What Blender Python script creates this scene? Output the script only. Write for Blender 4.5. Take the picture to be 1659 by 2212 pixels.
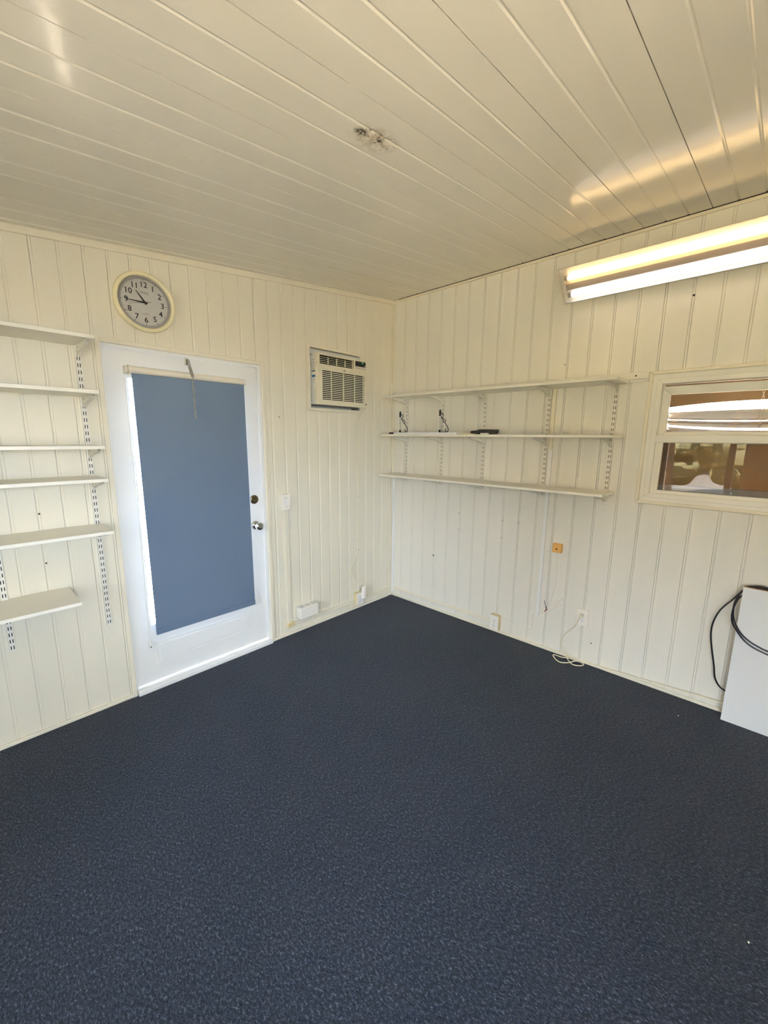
import bpy, bmesh, math, random
from mathutils import Vector, Matrix
random.seed(7)
for o in list(bpy.data.objects): bpy.data.objects.remove(o)
scn = bpy.context.scene
col = scn.collection

# ------------------------------------------------------------------ camera
cd = bpy.data.cameras.new('camera'); cam = bpy.data.objects.new('camera', cd); col.objects.link(cam)
PIT, ROL, YAW = -0.18019, 0.01015, 0.75198
cy_, sy_, cp_, sp_ = math.cos(YAW), math.sin(YAW), math.cos(PIT), math.sin(PIT)
fw = Vector((cy_*cp_, sy_*cp_, sp_)); rt = Vector((sy_, -cy_, 0)); up = rt.cross(fw)
r2 = rt*math.cos(ROL) + up*math.sin(ROL); u2 = up*math.cos(ROL) - rt*math.sin(ROL)
m = Matrix((r2, u2, -fw)).transposed().to_4x4(); m.translation = Vector((-2.81585, -2.52521, 1.5))
cam.matrix_world = m
cd.sensor_fit = 'HORIZONTAL'; cd.sensor_width = 36; cd.lens = 36*883.95/1659; cd.clip_start = .02
scn.camera = cam

# ------------------------------------------------------------------ world, window light, exposure
SKY = 25.0; SUN = 1350.0
w = bpy.data.worlds.new('world'); scn.world = w; w.use_nodes = True
bg = w.node_tree.nodes['Background']; bg.inputs[0].default_value = (.68, .82, 1.0, 1); bg.inputs[1].default_value = SKY
def portal(name, loc, rot, sx, sy):
    l = bpy.data.lights.new(name, 'AREA'); l.shape = 'RECTANGLE'; l.size = sx; l.size_y = sy
    l.cycles.is_portal = True
    o = bpy.data.objects.new(name, l); o.location = loc; o.rotation_euler = rot; col.objects.link(o)
sl = bpy.data.lights.new('sun', 'SUN'); sl.energy = SUN; sl.angle = .01; sl.color = (1.0, .86, .72)
so = bpy.data.objects.new('sun', sl); so.rotation_euler = Vector((-.02, 1.0, 1.65)).to_track_quat('Z', 'Y').to_euler(); so.location = (-2, 6, 9); col.objects.link(so)
WX, SY_ = -4.4, -4.2            # the two walls behind the camera
portal('west_window_portal', (WX-.11, -1.84, 1.35), (0, -math.pi/2, 0), 1.3, .96)
portal('south_window_portal', (-3.0, SY_-.11, 1.45), (math.pi/2, 0, 0), 1.4, 1.1)
portal('west_window_portal', (WX-.11, -3.35, 1.35), (0, -math.pi/2, 0), 1.3, 1.2)  # portal of the added window
WARM_TUBE, WHITE_TUBE = 6.0, 3.2
vs = scn.view_settings; vs.view_transform = 'Standard'; vs.look = 'None'; vs.gamma = 1; vs.use_curve_mapping = False
vs.exposure = 0.72
scn.cycles.max_bounces = 10; scn.cycles.transparent_max_bounces = 12; scn.cycles.diffuse_bounces = 6

# ------------------------------------------------------------------ materials
def lin(c):
    f = lambda v: v/12.92 if v <= .04045 else ((v+.055)/1.055)**2.4
    return tuple(f(v/255) for v in c) + (1,)
def nt(name):
    mt = bpy.data.materials.new(name); mt.use_nodes = True
    t = mt.node_tree; return mt, t, t.nodes['Principled BSDF']
def mat(name, rgb, rough=.5, spec=.5, metal=0, var=0, vscale=8, bump=0, bscale=60, stretch=(1,1,1), coat=0):
    mt, t, p = nt(name)
    p.inputs['Base Color'].default_value = lin(rgb); p.inputs['Roughness'].default_value = rough
    p.inputs['Specular IOR Level'].default_value = spec; p.inputs['Metallic'].default_value = metal
    p.inputs['Coat Weight'].default_value = coat
    tc = t.nodes.new('ShaderNodeTexCoord'); mp = t.nodes.new('ShaderNodeMapping'); mp.inputs['Scale'].default_value = stretch
    t.links.new(tc.outputs['Object'], mp.inputs[0])
    if var:
        n = t.nodes.new('ShaderNodeTexNoise'); n.inputs['Scale'].default_value = vscale; n.inputs['Detail'].default_value = 4
        t.links.new(mp.outputs[0], n.inputs['Vector'])
        mx = t.nodes.new('ShaderNodeMix'); mx.data_type = 'RGBA'
        c = lin(rgb); mx.inputs[6].default_value = tuple(v*(1-var) for v in c[:3])+(1,); mx.inputs[7].default_value = tuple(min(1, v*(1+var*.6)) for v in c[:3])+(1,)
        t.links.new(n.outputs['Fac'], mx.inputs[0]); t.links.new(mx.outputs[2], p.inputs['Base Color'])
    if bump:
        n = t.nodes.new('ShaderNodeTexNoise'); n.inputs['Scale'].default_value = bscale; n.inputs['Detail'].default_value = 3
        t.links.new(mp.outputs[0], n.inputs['Vector'])
        b = t.nodes.new('ShaderNodeBump'); b.inputs['Strength'].default_value = bump; b.inputs['Distance'].default_value = .004
        t.links.new(n.outputs['Fac'], b.inputs['Height']); t.links.new(b.outputs[0], p.inputs['Normal'])
    return mt
CREAM = (229, 222, 202)
M = {}
M['wall_l'] = mat('cream_paint', CREAM, .42, .4, var=.05, vscale=3, bump=.12, bscale=90, stretch=(1, 1, .06))
M['wall_r'] = mat('cream_grained_paint', (228, 224, 212), .36, .45, var=.05, vscale=3, bump=.3, bscale=110, stretch=(1, 1, .05))
M['trim'] = mat('cream_trim_paint', (230, 222, 200), .42, .4, var=.04, vscale=6)
M['white'] = mat('white_enamel', (232, 231, 227), .3, .5, var=.02, vscale=5)
M['shelf'] = mat('white_laminate', (234, 229, 214), .35, .5, var=.04, vscale=9)
M['shelf_metal'] = mat('white_powder_coat', (230, 225, 212), .35, .5)
M['vinyl'] = mat('white_vinyl', (232, 228, 216), .35, .5)
M['plastic'] = mat('white_plastic', (236, 230, 218), .35, .5)
M['yellowed'] = mat('yellowed_plastic', (218, 200, 150), .4, .5, var=.06, vscale=20)
M['jack'] = mat('amber_plastic', (214, 166, 92), .4, .5, var=.05, vscale=30)
M['cordwhite'] = mat('cream_cord', (226, 218, 192), .45, .4)
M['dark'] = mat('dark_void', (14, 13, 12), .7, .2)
M['black'] = mat('black_plastic', (20, 20, 22), .4, .5)
M['nail_gap_shade'] = mat('nail_and_gap_shade', (48, 42, 34), .8, .2)  # nail colour, also the painted shade of the ceiling gap
M['iron'] = mat('black_iron', (22, 21, 22), .45, .5)
M['chrome'] = mat('satin_chrome', (196, 192, 184), .22, .5, metal=1)
M['brass'] = mat('aged_nickel', (120, 108, 84), .28, .5, metal=1)
M['steel'] = mat('zinc_steel', (176, 172, 160), .32, .5, metal=1)
M['blind'] = mat('blue_grey_blind', (104, 121, 142), .8, .2, var=.03, vscale=2.5)
M['tube'] = mat('cream_tube', (232, 224, 206), .4, .4)
M['ac'] = mat('aged_white_plastic', (222, 214, 190), .38, .5, var=.02, vscale=6)
M['acside'] = mat('pale_grey_plastic', (214, 214, 208), .4, .5)
M['paper'] = mat('white_paper', (230, 228, 220), .7, .2)
M['ink'] = mat('black_ink', (34, 32, 30), .6, .3)
M['faint'] = mat('grey_ink', (128, 118, 106), .6, .3)
M['blue'] = mat('blue_ink', (40, 110, 160), .6, .3)
M['dial'] = mat('grey_dial', (232, 226, 214), .6, .3, var=.03, vscale=40)
M['bezel'] = mat('pale_gold_bezel', (232, 222, 182), .22, .6)
M['rim'] = mat('grey_inner_rim', (176, 168, 160), .4, .5)
M['cablered'] = mat('red_plastic', (150, 26, 44), .5, .4)
M['cableblack'] = mat('black_rubber', (16, 16, 24), .45, .5)
M['whiteboard'] = mat('white_melamine', (228, 229, 229), .35, .5)
M['wood'] = mat('brown_board', (128, 92, 54), .6, .3, var=.15, vscale=6, stretch=(1, 1, .15))
M['brownwall'] = mat('brown_plywood', (122, 100, 66), .65, .3, var=.18, vscale=5, stretch=(3, 3, .3))
M['insect'] = mat('grey_sash', (120, 112, 104), .5, .4)
M['grass'] = mat('dry_grass', (120, 112, 84), .9, .1, var=.4, vscale=3)
M['bounce_patio'] = mat('bounce_concrete', (222, 202, 172), .8, .2, var=.06, vscale=4)
M['road'] = mat('road', (96, 98, 96), .8, .2, var=.1, vscale=4)
M['bark'] = mat('bark', (78, 66, 54), .9, .1, var=.3, vscale=8)
M['leaf'] = mat('leaf', (82, 84, 62), .8, .2, var=.4, vscale=9)
M['slat'] = mat('translucent_vinyl', (236, 232, 226), .5, .4)
_t = M['slat'].node_tree; _p = _t.nodes['Principled BSDF']; _l = _t.nodes.new('ShaderNodeBsdfTranslucent'); _l.inputs[0].default_value = (.85, .83, .8, 1)
_m = _t.nodes.new('ShaderNodeMixShader'); _m.inputs[0].default_value = .5; _t.links.new(_p.outputs[0], _m.inputs[1]); _t.links.new(_l.outputs[0], _m.inputs[2]); _t.links.new(_m.outputs[0], _t.nodes['Material Output'].inputs[0])
M['grey'] = mat('grey_enamel', (150, 138, 130), .5, .4)
M['lint'] = mat('lint', (214, 210, 202), .8, .2)

def carpet():
    mt, t, p = nt('blue_carpet'); p.inputs['Roughness'].default_value = .95; p.inputs['Specular IOR Level'].default_value = .12
    p.inputs['Sheen Weight'].default_value = .12; p.inputs['Sheen Roughness'].default_value = .6
    tc = t.nodes.new('ShaderNodeTexCoord')
    mp = t.nodes.new('ShaderNodeMapping'); mp.inputs['Scale'].default_value = (1, .55, 1); mp.inputs['Rotation'].default_value = (0, 0, .75)
    t.links.new(tc.outputs['Object'], mp.inputs[0])
    def noise(s, d, src):
        n = t.nodes.new('ShaderNodeTexNoise'); n.inputs['Scale'].default_value = s; n.inputs['Detail'].default_value = d
        n.inputs['Roughness'].default_value = .6
        t.links.new(src, n.inputs['Vector']); return n
    n1 = noise(150, 3, mp.outputs[0]); n2 = noise(3.2, 3, tc.outputs['Object']); n3 = noise(330, 2, mp.outputs[0]); n4 = noise(70, 2, mp.outputs[0])
    r = t.nodes.new('ShaderNodeValToRGB'); e = r.color_ramp.elements
    e[0].position = .36; e[0].color = lin((12, 16, 25)); e[1].position = .68; e[1].color = lin((96, 105, 122))
    a = e.new(.46); a.color = lin((28, 35, 49)); a = e.new(.55); a.color = lin((44, 52, 68))
    ad = t.nodes.new('ShaderNodeMath'); ad.operation = 'MULTIPLY_ADD'; ad.inputs[1].default_value = .45
    t.links.new(n3.outputs['Fac'], ad.inputs[0])
    m2 = t.nodes.new('ShaderNodeMath'); m2.operation = 'MULTIPLY_ADD'; m2.inputs[1].default_value = .55; m2.inputs[2].default_value = 0
    t.links.new(n1.outputs['Fac'], m2.inputs[0]); t.links.new(m2.outputs[0], ad.inputs[2]); t.links.new(ad.outputs[0], r.inputs[0])
    mx = t.nodes.new('ShaderNodeMix'); mx.data_type = 'RGBA'; mx.blend_type = 'MULTIPLY'; mx.inputs[0].default_value = 1
    r2_ = t.nodes.new('ShaderNodeValToRGB'); r2_.color_ramp.elements[0].position = .3; r2_.color_ramp.elements[1].position = .7
    r2_.color_ramp.elements[0].color = (.86, .9, .9, 1); r2_.color_ramp.elements[1].color = (1.08, 1.03, 1.0, 1)
    t.links.new(n2.outputs['Fac'], r2_.inputs[0])
    t.links.new(r.outputs[0], mx.inputs[6]); t.links.new(r2_.outputs[0], mx.inputs[7]); t.links.new(mx.outputs[2], p.inputs['Base Color'])
    b = t.nodes.new('ShaderNodeBump'); b.inputs['Strength'].default_value = .6; b.inputs['Distance'].default_value = .006
    a2 = t.nodes.new('ShaderNodeMath'); a2.operation = 'ADD'; t.links.new(n4.outputs['Fac'], a2.inputs[0]); t.links.new(n1.outputs['Fac'], a2.inputs[1])
    t.links.new(a2.outputs[0], b.inputs['Height']); t.links.new(b.outputs[0], p.inputs['Normal'])
    return mt
M['carpet'] = carpet()

def ceiling_mat():
    mt, t, p = nt('glossy_ceiling_enamel'); p.inputs['Roughness'].default_value = .12; p.inputs['Specular IOR Level'].default_value = .24
    tc = t.nodes.new('ShaderNodeTexCoord')
    def noise(s, d, sc=(1, 1, 1)):
        mp = t.nodes.new('ShaderNodeMapping'); mp.inputs['Scale'].default_value = sc
        t.links.new(tc.outputs['Object'], mp.inputs[0])
        n = t.nodes.new('ShaderNodeTexNoise'); n.inputs['Scale'].default_value = s; n.inputs['Detail'].default_value = d
        t.links.new(mp.outputs[0], n.inputs['Vector']); return n
    n1 = noise(1.6, 4)
    base = t.nodes.new('ShaderNodeMix'); base.data_type = 'RGBA'
    base.inputs[6].default_value = lin((226, 221, 206)); base.inputs[7].default_value = lin((232, 227, 213)); t.links.new(n1.outputs['Fac'], base.inputs[0])
    # mildew stain around one spot of the sheet
    sx = t.nodes.new('ShaderNodeSeparateXYZ'); t.links.new(tc.outputs['Object'], sx.inputs[0])
    def rng(cx, cy, rx, ry):
        v = t.nodes.new('ShaderNodeMapping'); v.inputs['Location'].default_value = (-cx/rx, -cy/ry, 0); v.inputs['Scale'].default_value = (1/rx, 1/ry, 0)
        t.links.new(tc.outputs['Object'], v.inputs[0])
        l = t.nodes.new('ShaderNodeVectorMath'); l.operation = 'LENGTH'; t.links.new(v.outputs[0], l.inputs[0])
        mr = t.nodes.new('ShaderNodeMapRange'); mr.inputs[1].default_value = 1; mr.inputs[2].default_value = .35; mr.clamp = True
        t.links.new(l.outputs['Value'], mr.inputs[0]); return mr
    cur = base.outputs[2]
    def stain(mask, nz, lo, hi, colr, amt):
        nonlocal cur
        mr = t.nodes.new('ShaderNodeMapRange'); mr.inputs[1].default_value = lo; mr.inputs[2].default_value = hi; t.links.new(nz.outputs['Fac'], mr.inputs[0])
        mu = t.nodes.new('ShaderNodeMath'); mu.operation = 'MULTIPLY'; t.links.new(mask.outputs[0], mu.inputs[0]); t.links.new(mr.outputs[0], mu.inputs[1])
        m2 = t.nodes.new('ShaderNodeMath'); m2.operation = 'MULTIPLY'; m2.inputs[1].default_value = amt; t.links.new(mu.outputs[0], m2.inputs[0])
        mx = t.nodes.new('ShaderNodeMix'); mx.data_type = 'RGBA'; mx.inputs[7].default_value = lin(colr)
        t.links.new(m2.outputs[0], mx.inputs[0]); t.links.new(cur, mx.inputs[6]); cur = mx.outputs[2]
    stain(rng(-1.70, -1.425, .12, .07), noise(30, 3), .4, .6, (150, 132, 100), .55)
    stain(rng(-1.765, -1.425, .035, .022), noise(70, 2), .35, .55, (60, 50, 36), 1)
    stain(rng(-1.69, -1.43, .10, .05), noise(95, 1), .62, .68, (44, 38, 30), 1)
    stain(rng(-1.686, -1.429, .014, .010), noise(20, 0), .0, .1, (58, 52, 40), .9)
    stain(rng(-1.72, -1.452, .06, .012), noise(60, 2), .42, .6, (96, 80, 56), .9)
    t.links.new(cur, p.inputs['Base Color'])
    b = t.nodes.new('ShaderNodeBump'); b.inputs['Strength'].default_value = .25; b.inputs['Distance'].default_value = .01
    n6 = noise(5, 2, (.5, 1.4, 1)); t.links.new(n6.outputs['Fac'], b.inputs['Height'])
    b2 = t.nodes.new('ShaderNodeBump'); b2.inputs['Strength'].default_value = .08; b2.inputs['Distance'].default_value = .002
    n7 = noise(160, 2); t.links.new(n7.outputs['Fac'], b2.inputs['Height']); t.links.new(b.outputs[0], b2.inputs['Normal'])
    t.links.new(b2.outputs[0], p.inputs['Normal'])
    return mt
M['ceiling'] = ceiling_mat()

def glass(name, tint=(1, 1, 1)):
    mt = bpy.data.materials.new(name); mt.use_nodes = True; t = mt.node_tree
    t.nodes.remove(t.nodes['Principled BSDF']); out = t.nodes['Material Output']
    tr = t.nodes.new('ShaderNodeBsdfTransparent'); tr.inputs[0].default_value = tint+(1,)
    gl = t.nodes.new('ShaderNodeBsdfGlossy'); gl.inputs['Roughness'].default_value = .0
    fr = t.nodes.new('ShaderNodeFresnel'); fr.inputs[0].default_value = 1.5
    mx = t.nodes.new('ShaderNodeMixShader'); t.links.new(fr.outputs[0], mx.inputs[0]); t.links.new(tr.outputs[0], mx.inputs[1]); t.links.new(gl.outputs[0], mx.inputs[2])
    t.links.new(mx.outputs[0], out.inputs[0]); return mt
M['clear'] = glass('clock_glass', (1, 1, 1))
M['glass'] = glass('window_glass', (.96, .955, .955))
def lens():
    mt = bpy.data.materials.new('prismatic_lens'); mt.use_nodes = True; t = mt.node_tree
    t.nodes.remove(t.nodes['Principled BSDF']); out = t.nodes['Material Output']
    tr = t.nodes.new('ShaderNodeBsdfTransparent'); tr.inputs[0].default_value = (.97, .97, .96, 1)
    rf = t.nodes.new('ShaderNodeBsdfRefraction'); rf.inputs['Roughness'].default_value = .14; rf.inputs['IOR'].default_value = 1.18; rf.inputs[0].default_value = (.97, .96, .95, 1)
    tl = t.nodes.new('ShaderNodeBsdfTranslucent'); tl.inputs[0].default_value = (.85, .83, .8, 1)
    m1 = t.nodes.new('ShaderNodeMixShader'); m1.inputs[0].default_value = .55; t.links.new(tr.outputs[0], m1.inputs[1]); t.links.new(rf.outputs[0], m1.inputs[2])
    m2 = t.nodes.new('ShaderNodeMixShader'); m2.inputs[0].default_value = .12; t.links.new(m1.outputs[0], m2.inputs[1]); t.links.new(tl.outputs[0], m2.inputs[2])
    gl = t.nodes.new('ShaderNodeBsdfGlossy'); gl.inputs['Roughness'].default_value = .25
    m3 = t.nodes.new('ShaderNodeMixShader'); m3.inputs[0].default_value = .05; t.links.new(m2.outputs[0], m3.inputs[1]); t.links.new(gl.outputs[0], m3.inputs[2])
    t.links.new(m3.outputs[0], out.inputs[0]); return mt
M['lens'] = lens()
def emit(name, c, s):
    mt = bpy.data.materials.new(name); mt.use_nodes = True; t = mt.node_tree
    t.nodes.remove(t.nodes['Principled BSDF']); e = t.nodes.new('ShaderNodeEmission'); e.inputs[0].default_value = c+(1,); e.inputs[1].default_value = s
    t.links.new(e.outputs[0], t.nodes['Material Output'].inputs[0]); return mt
M['tube_warm'] = emit('warm_tube', (1.0, .66, .30), WARM_TUBE)
M['tube_white'] = emit('white_tube', (1.0, .86, .76), WHITE_TUBE)
M['green_led'] = emit('green_digits', (.25, .9, .3), .8)

# ------------------------------------------------------------------ mesh helpers
class B:
    def __init__(s): s.bm = bmesh.new()
    def box(s, x0, x1, y0, y1, z0, z1, bev=0, seg=2, rot=None):
        c = Vector(((x0+x1)/2, (y0+y1)/2, (z0+z1)/2))
        mm = Matrix.Translation(c) @ (rot.to_4x4() if rot else Matrix()) @ Matrix.Diagonal((abs(x1-x0), abs(y1-y0), abs(z1-z0), 1))
        vs_ = bmesh.ops.create_cube(s.bm, size=1, matrix=mm)['verts']
        if bev:
            es = list({e for v in vs_ for e in v.link_edges})
            bmesh.ops.bevel(s.bm, geom=es, offset=bev, segments=seg, affect='EDGES', profile=.5)
        return s
    def prism(s, pts, d):            # closed 3-D polygon swept by vector d
        d = Vector(d); a = [s.bm.verts.new(p) for p in pts]; b = [s.bm.verts.new(Vector(p)+d) for p in pts]
        n = len(pts)
        try: s.bm.faces.new(a[::-1]); s.bm.faces.new(b)
        except ValueError: pass
        for i in range(n): s.bm.faces.new((a[i], a[(i+1) % n], b[(i+1) % n], b[i]))
        return s
    def tube(s, pts, r, seg=8, closed=False, caps=True, smooth=0):
        P = [Vector(p) for p in pts]
        for _ in range(smooth):
            Q = []
            n = len(P)
            rngs = range(n) if closed else range(n-1)
            for i in rngs:
                p0 = P[(i-1) % n] if closed or i > 0 else P[i]
                p1, p2 = P[i], P[(i+1) % n]
                p3 = P[(i+2) % n] if closed or i+2 < n else p2
                Q += [p1, (p1*9+p2*9-p0-p3)/16]
            if not closed: Q.append(P[-1])
            P = Q
        rings = []; n = len(P); nrm = None
        for i, p in enumerate(P):
            a = P[(i-1) % n] if closed or i > 0 else P[i]; b = P[(i+1) % n] if closed or i < n-1 else P[i]
            t = (b-a).normalized()
            if nrm is None: nrm = t.orthogonal().normalized()
            nrm = (nrm - t*nrm.dot(t)).normalized(); bi = t.cross(nrm)
            rr = r[i] if isinstance(r, (list, tuple)) else r
            rings.append([s.bm.verts.new(p + (nrm*math.cos(2*math.pi*k/seg) + bi*math.sin(2*math.pi*k/seg))*rr) for k in range(seg)])
        for i in range(n if closed else n-1):
            A, C = rings[i], rings[(i+1) % n]
            for k in range(seg): s.bm.faces.new((A[k], A[(k+1) % seg], C[(k+1) % seg], C[k]))
        if caps and not closed: s.bm.faces.new(rings[0][::-1]); s.bm.faces.new(rings[-1])
        return s
    def cyl(s, p0, p1, r, seg=24): return s.tube([p0, p1], r, seg)
    def lathe(s, c, ax, prof, seg=40, closed=False):       # prof: (radius, offset along ax)
        ax = Vector(ax).normalized(); e1 = ax.orthogonal().normalized(); e2 = ax.cross(e1); c = Vector(c)
        R = [[s.bm.verts.new(c+ax*h+(e1*math.cos(2*math.pi*k/seg)+e2*math.sin(2*math.pi*k/seg))*r) for k in range(seg)] for r, h in prof]
        idx = list(range(len(R)-1)) + ([len(R)-1] if closed else [])
        for i in idx:
            A, C = R[i], R[(i+1) % len(R)]
            for k in range(seg): s.bm.faces.new((A[k], A[(k+1) % seg], C[(k+1) % seg], C[k]))
        if not closed: s.bm.faces.new(R[0][::-1]); s.bm.faces.new(R[-1])
        return s
    def ball(s, c, r, seg=8, ring=5, sc=(1, 1, 1)):
        bmesh.ops.create_uvsphere(s.bm, u_segments=seg, v_segments=ring, radius=r, matrix=Matrix.Translation(c) @ Matrix.Diagonal(tuple(sc)+(1,))); return s
    def quad(s, *p): s.bm.faces.new([s.bm.verts.new(q) for q in p]); return s
ORG = {}
def obj(name, b, mt, parent=None, smooth=False, origin=None, bevel=0, label=None):
    bm = b.bm
    bmesh.ops.recalc_face_normals(bm, faces=bm.faces)
    if parent is not None: o0 = ORG[parent.name]
    elif origin is not None: o0 = Vector(origin)
    else:
        xs = [v.co for v in bm.verts]
        lo = Vector([min(v[i] for v in xs) for i in range(3)]); hi = Vector([max(v[i] for v in xs) for i in range(3)])
        o0 = Vector(((lo.x+hi.x)/2, (lo.y+hi.y)/2, lo.z))
    bmesh.ops.translate(bm, verts=bm.verts, vec=-o0)
    me = bpy.data.meshes.new(name); bm.to_mesh(me); bm.free()
    if smooth:
        for p in me.polygons: p.use_smooth = True
        me.set_sharp_from_angle(angle=math.radians(40))
    me.materials.append(mt)
    o = bpy.data.objects.new(name, me); col.objects.link(o)
    if parent is not None: o.parent = parent
    else: o.location = o0
    ORG[o.name] = o0
    if bevel:
        md = o.modifiers.new('bevel', 'BEVEL'); md.width = bevel; md.segments = 2; md.limit_method = 'ANGLE'
    if label: o['label'] = label
    return o
def thing(name, loc, label=None, cat=None, group=None):
    o = bpy.data.objects.new(name, None); o.empty_display_size = .05; o.location = loc; col.objects.link(o); ORG[o.name] = Vector(loc)
    if label: tag(o, label, cat, group)
    return o
def tag(o, label, cat, group=None, kind=None):
    o['label'] = label; o['category'] = cat
    if group: o['group'] = group
    if kind: o['kind'] = kind
    return o
def struct(o): o['kind'] = 'structure'; return o
def dup(root, off):
    r = root.copy(); col.objects.link(r); r.location = root.location + Vector(off)
    for ch in root.children:
        c = ch.copy(); col.objects.link(c); c.parent = r
        for g in ch.children:
            d = g.copy(); col.objects.link(d); d.parent = c
    return r
def text_bm(b, s, size, fn, align='CENTER'):
    cu = bpy.data.curves.new('t', 'FONT'); cu.body = s; cu.size = size; cu.align_x = align; cu.align_y = 'CENTER'; cu.resolution_u = 3
    to = bpy.data.objects.new('t', cu); col.objects.link(to)
    dg = bpy.context.evaluated_depsgraph_get(); me = bpy.data.meshes.new_from_object(to.evaluated_get(dg))
    t2 = bmesh.new(); t2.from_mesh(me); mp = {}
    for v in t2.verts: mp[v] = b.bm.verts.new(fn(v.co.x, v.co.y))
    for f in t2.faces:
        try: b.bm.faces.new([mp[v] for v in f.verts])
        except ValueError: pass
    t2.free(); bpy.data.objects.remove(to); bpy.data.curves.remove(cu); bpy.data.meshes.remove(me)
H, SL = 2.65502, .1049
zc = lambda x: H + SL*x
ordn = ['first', 'second', 'third', 'fourth', 'fifth', 'sixth']

# ------------------------------------------------------------------ floor
b = B(); b.box(WX-.1, .1, SY_-.1, .1, -.1, 0)
struct(obj('floor', b, M['carpet']))

# ------------------------------------------------------------------ panelled walls (grooved boards) with openings
def panel_wall(name, mt, axis, length, first, pitch, gw, openings, ztop, depth=.007, thick=.1):
    b = B()
    xs = [(0., 0.)]; k = 0
    while True:
        c = first + pitch*k
        if c+gw > length: break
        a, e, f = c-gw/2, c+gw/2, .0026
        xs += [(a, 0), (a+.001, f), (a+.0016, f), (a+.0018, depth), (a+.0028, depth), (a+.0030, f)] if axis == 'R' else [(a, 0), (a+.0040, f)]
        xs += [(e-.0044, f), (e-.0042, depth*1.2), (e-.0030, depth*1.2), (e-.0028, f), (e-.001, f), (e, 0)]; k += 1
    xs.append((length, 0))
    brk = sorted({v for o in openings for v in o[:2]})
    for v in brk:                       # insert opening edges into the profile
        for i in range(len(xs)-1):
            if xs[i][0] < v < xs[i+1][0]:
                f = (v-xs[i][0])/(xs[i+1][0]-xs[i][0]); xs.insert(i+1, (v, xs[i][1]*(1-f)+xs[i+1][1]*f)); break
    P = (lambda u, d, z: (-u, d, z)) if axis == 'L' else (lambda u, d, z: (d, -u, z))
    def spans(u):
        s = [(0, None)]
        for o in openings:
            if o[0] <= u <= o[1]: s = ([(0, o[2])] if o[2] else []) + [(o[3], None)]
        return s
    for (u0, d0), (u1, d1) in zip(xs, xs[1:]):
        for z0, z1 in spans((u0+u1)/2):
            a, c = (z1 if z1 else ztop(u0)), (z1 if z1 else ztop(u1))
            b.quad(P(u0, d0, z0), P(u1, d1, z0), P(u1, d1, c), P(u0, d0, a))
    cuts = [0]+brk+[length]
    for u0, u1 in zip(cuts, cuts[1:]):
        for z0, z1 in spans((u0+u1)/2):
            pts = [P(u0, depth*2+.002, z0), P(u1, depth*2+.002, z0), P(u1, depth*2+.002, z1 if z1 else ztop(u1)), P(u0, depth*2+.002, z1 if z1 else ztop(u0))]
            b.prism(pts, P(0, thick, 0))
    return struct(obj(name, b, mt, origin=(0, 0, 0)))
DOOR = (1.327, 2.212, .0, 1.955)
ACO = (.427, .929, 1.716, 2.135)
WIN = (2.005, 2.90, 1.16, 1.845)
panel_wall('wall_left', M['wall_l'], 'L', 4.4, .0555, .0994, .0165, [(DOOR[0], DOOR[1], 0.0, DOOR[3]), ACO], lambda u: zc(-u)+.02)
panel_wall('wall_right', M['wall_r'], 'R', 4.2, .1185, .1249, .0155, [WIN], lambda u: H+.02)
# the two walls behind the camera, each with a window opening
def plain_wall(name, axis, a0, a1, z1, op):
    b = B()
    def seg(p, q, z0, z1):
        if axis == 'X': b.box(WX-.1, WX, p, q, z0, z1)
        else: b.box(p, q, SY_-.1, SY_, z0, z1)
    seg(a0, op[0], 0, z1); seg(op[1], a1, 0, z1); seg(op[0], op[1], 0, op[2]); seg(op[0], op[1], op[3], z1)
    return struct(obj(name, b, M['wall_l']))
plain_wall('wall_side', 'X', -2.55, .1, 2.25, (-2.32, -1.36, .70, 2.0))
plain_wall('wall_side_rear', 'X', SY_-.1, -2.55, 2.25, (-3.95, -2.75, .70, 2.0))  # opening for the added window
plain_wall('wall_back', 'Y', WX, .1, 2.75, (-3.7, -2.3, .90, 2.0))

# ------------------------------------------------------------------ ceiling: sloping metal sheets
b = B(); ys = [0.]; prof = [(0., 0.)]
k = 0
y = .05
while y < 4.25:
    if k % 3 == 0: prof += [(y-.0014, 0), (y-.0012, .012), (y+.0012, .012), (y+.0014, 0)]
    else: prof += [(y-.006, 0), (y-.001, .0030), (y+.001, .0030), (y+.006, 0)]
    y += .1; k += 1
prof.append((4.3, 0))
for (y0, d0), (y1, d1) in zip(prof, prof[1:]):
    b.quad((.05, -y0, zc(.05)+d0), (.05, -y1, zc(.05)+d1), (WX-.1, -y1, zc(WX-.1)+d1), (WX-.1, -y0, zc(WX-.1)+d0))
b.prism([(.1, .1, zc(.1)+.014), (.1, -4.3, zc(.1)+.014), (WX-.1, -4.3, zc(WX-.1)+.014), (WX-.1, .1, zc(WX-.1)+.014)], (0, 0, .08))
struct(obj('ceiling', b, M['ceiling'], origin=(0, 0, 0)))
b = B(); b.prism([(.6, .1, 2.72), (.6, 1.5, 2.62), (-4.6, 1.5, 2.10), (-4.6, .1, 2.2)], (0, 0, .06)); struct(obj('added_sun_eave', b, M['white']))  # unseen overhang added to keep sun off the door glass

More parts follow.
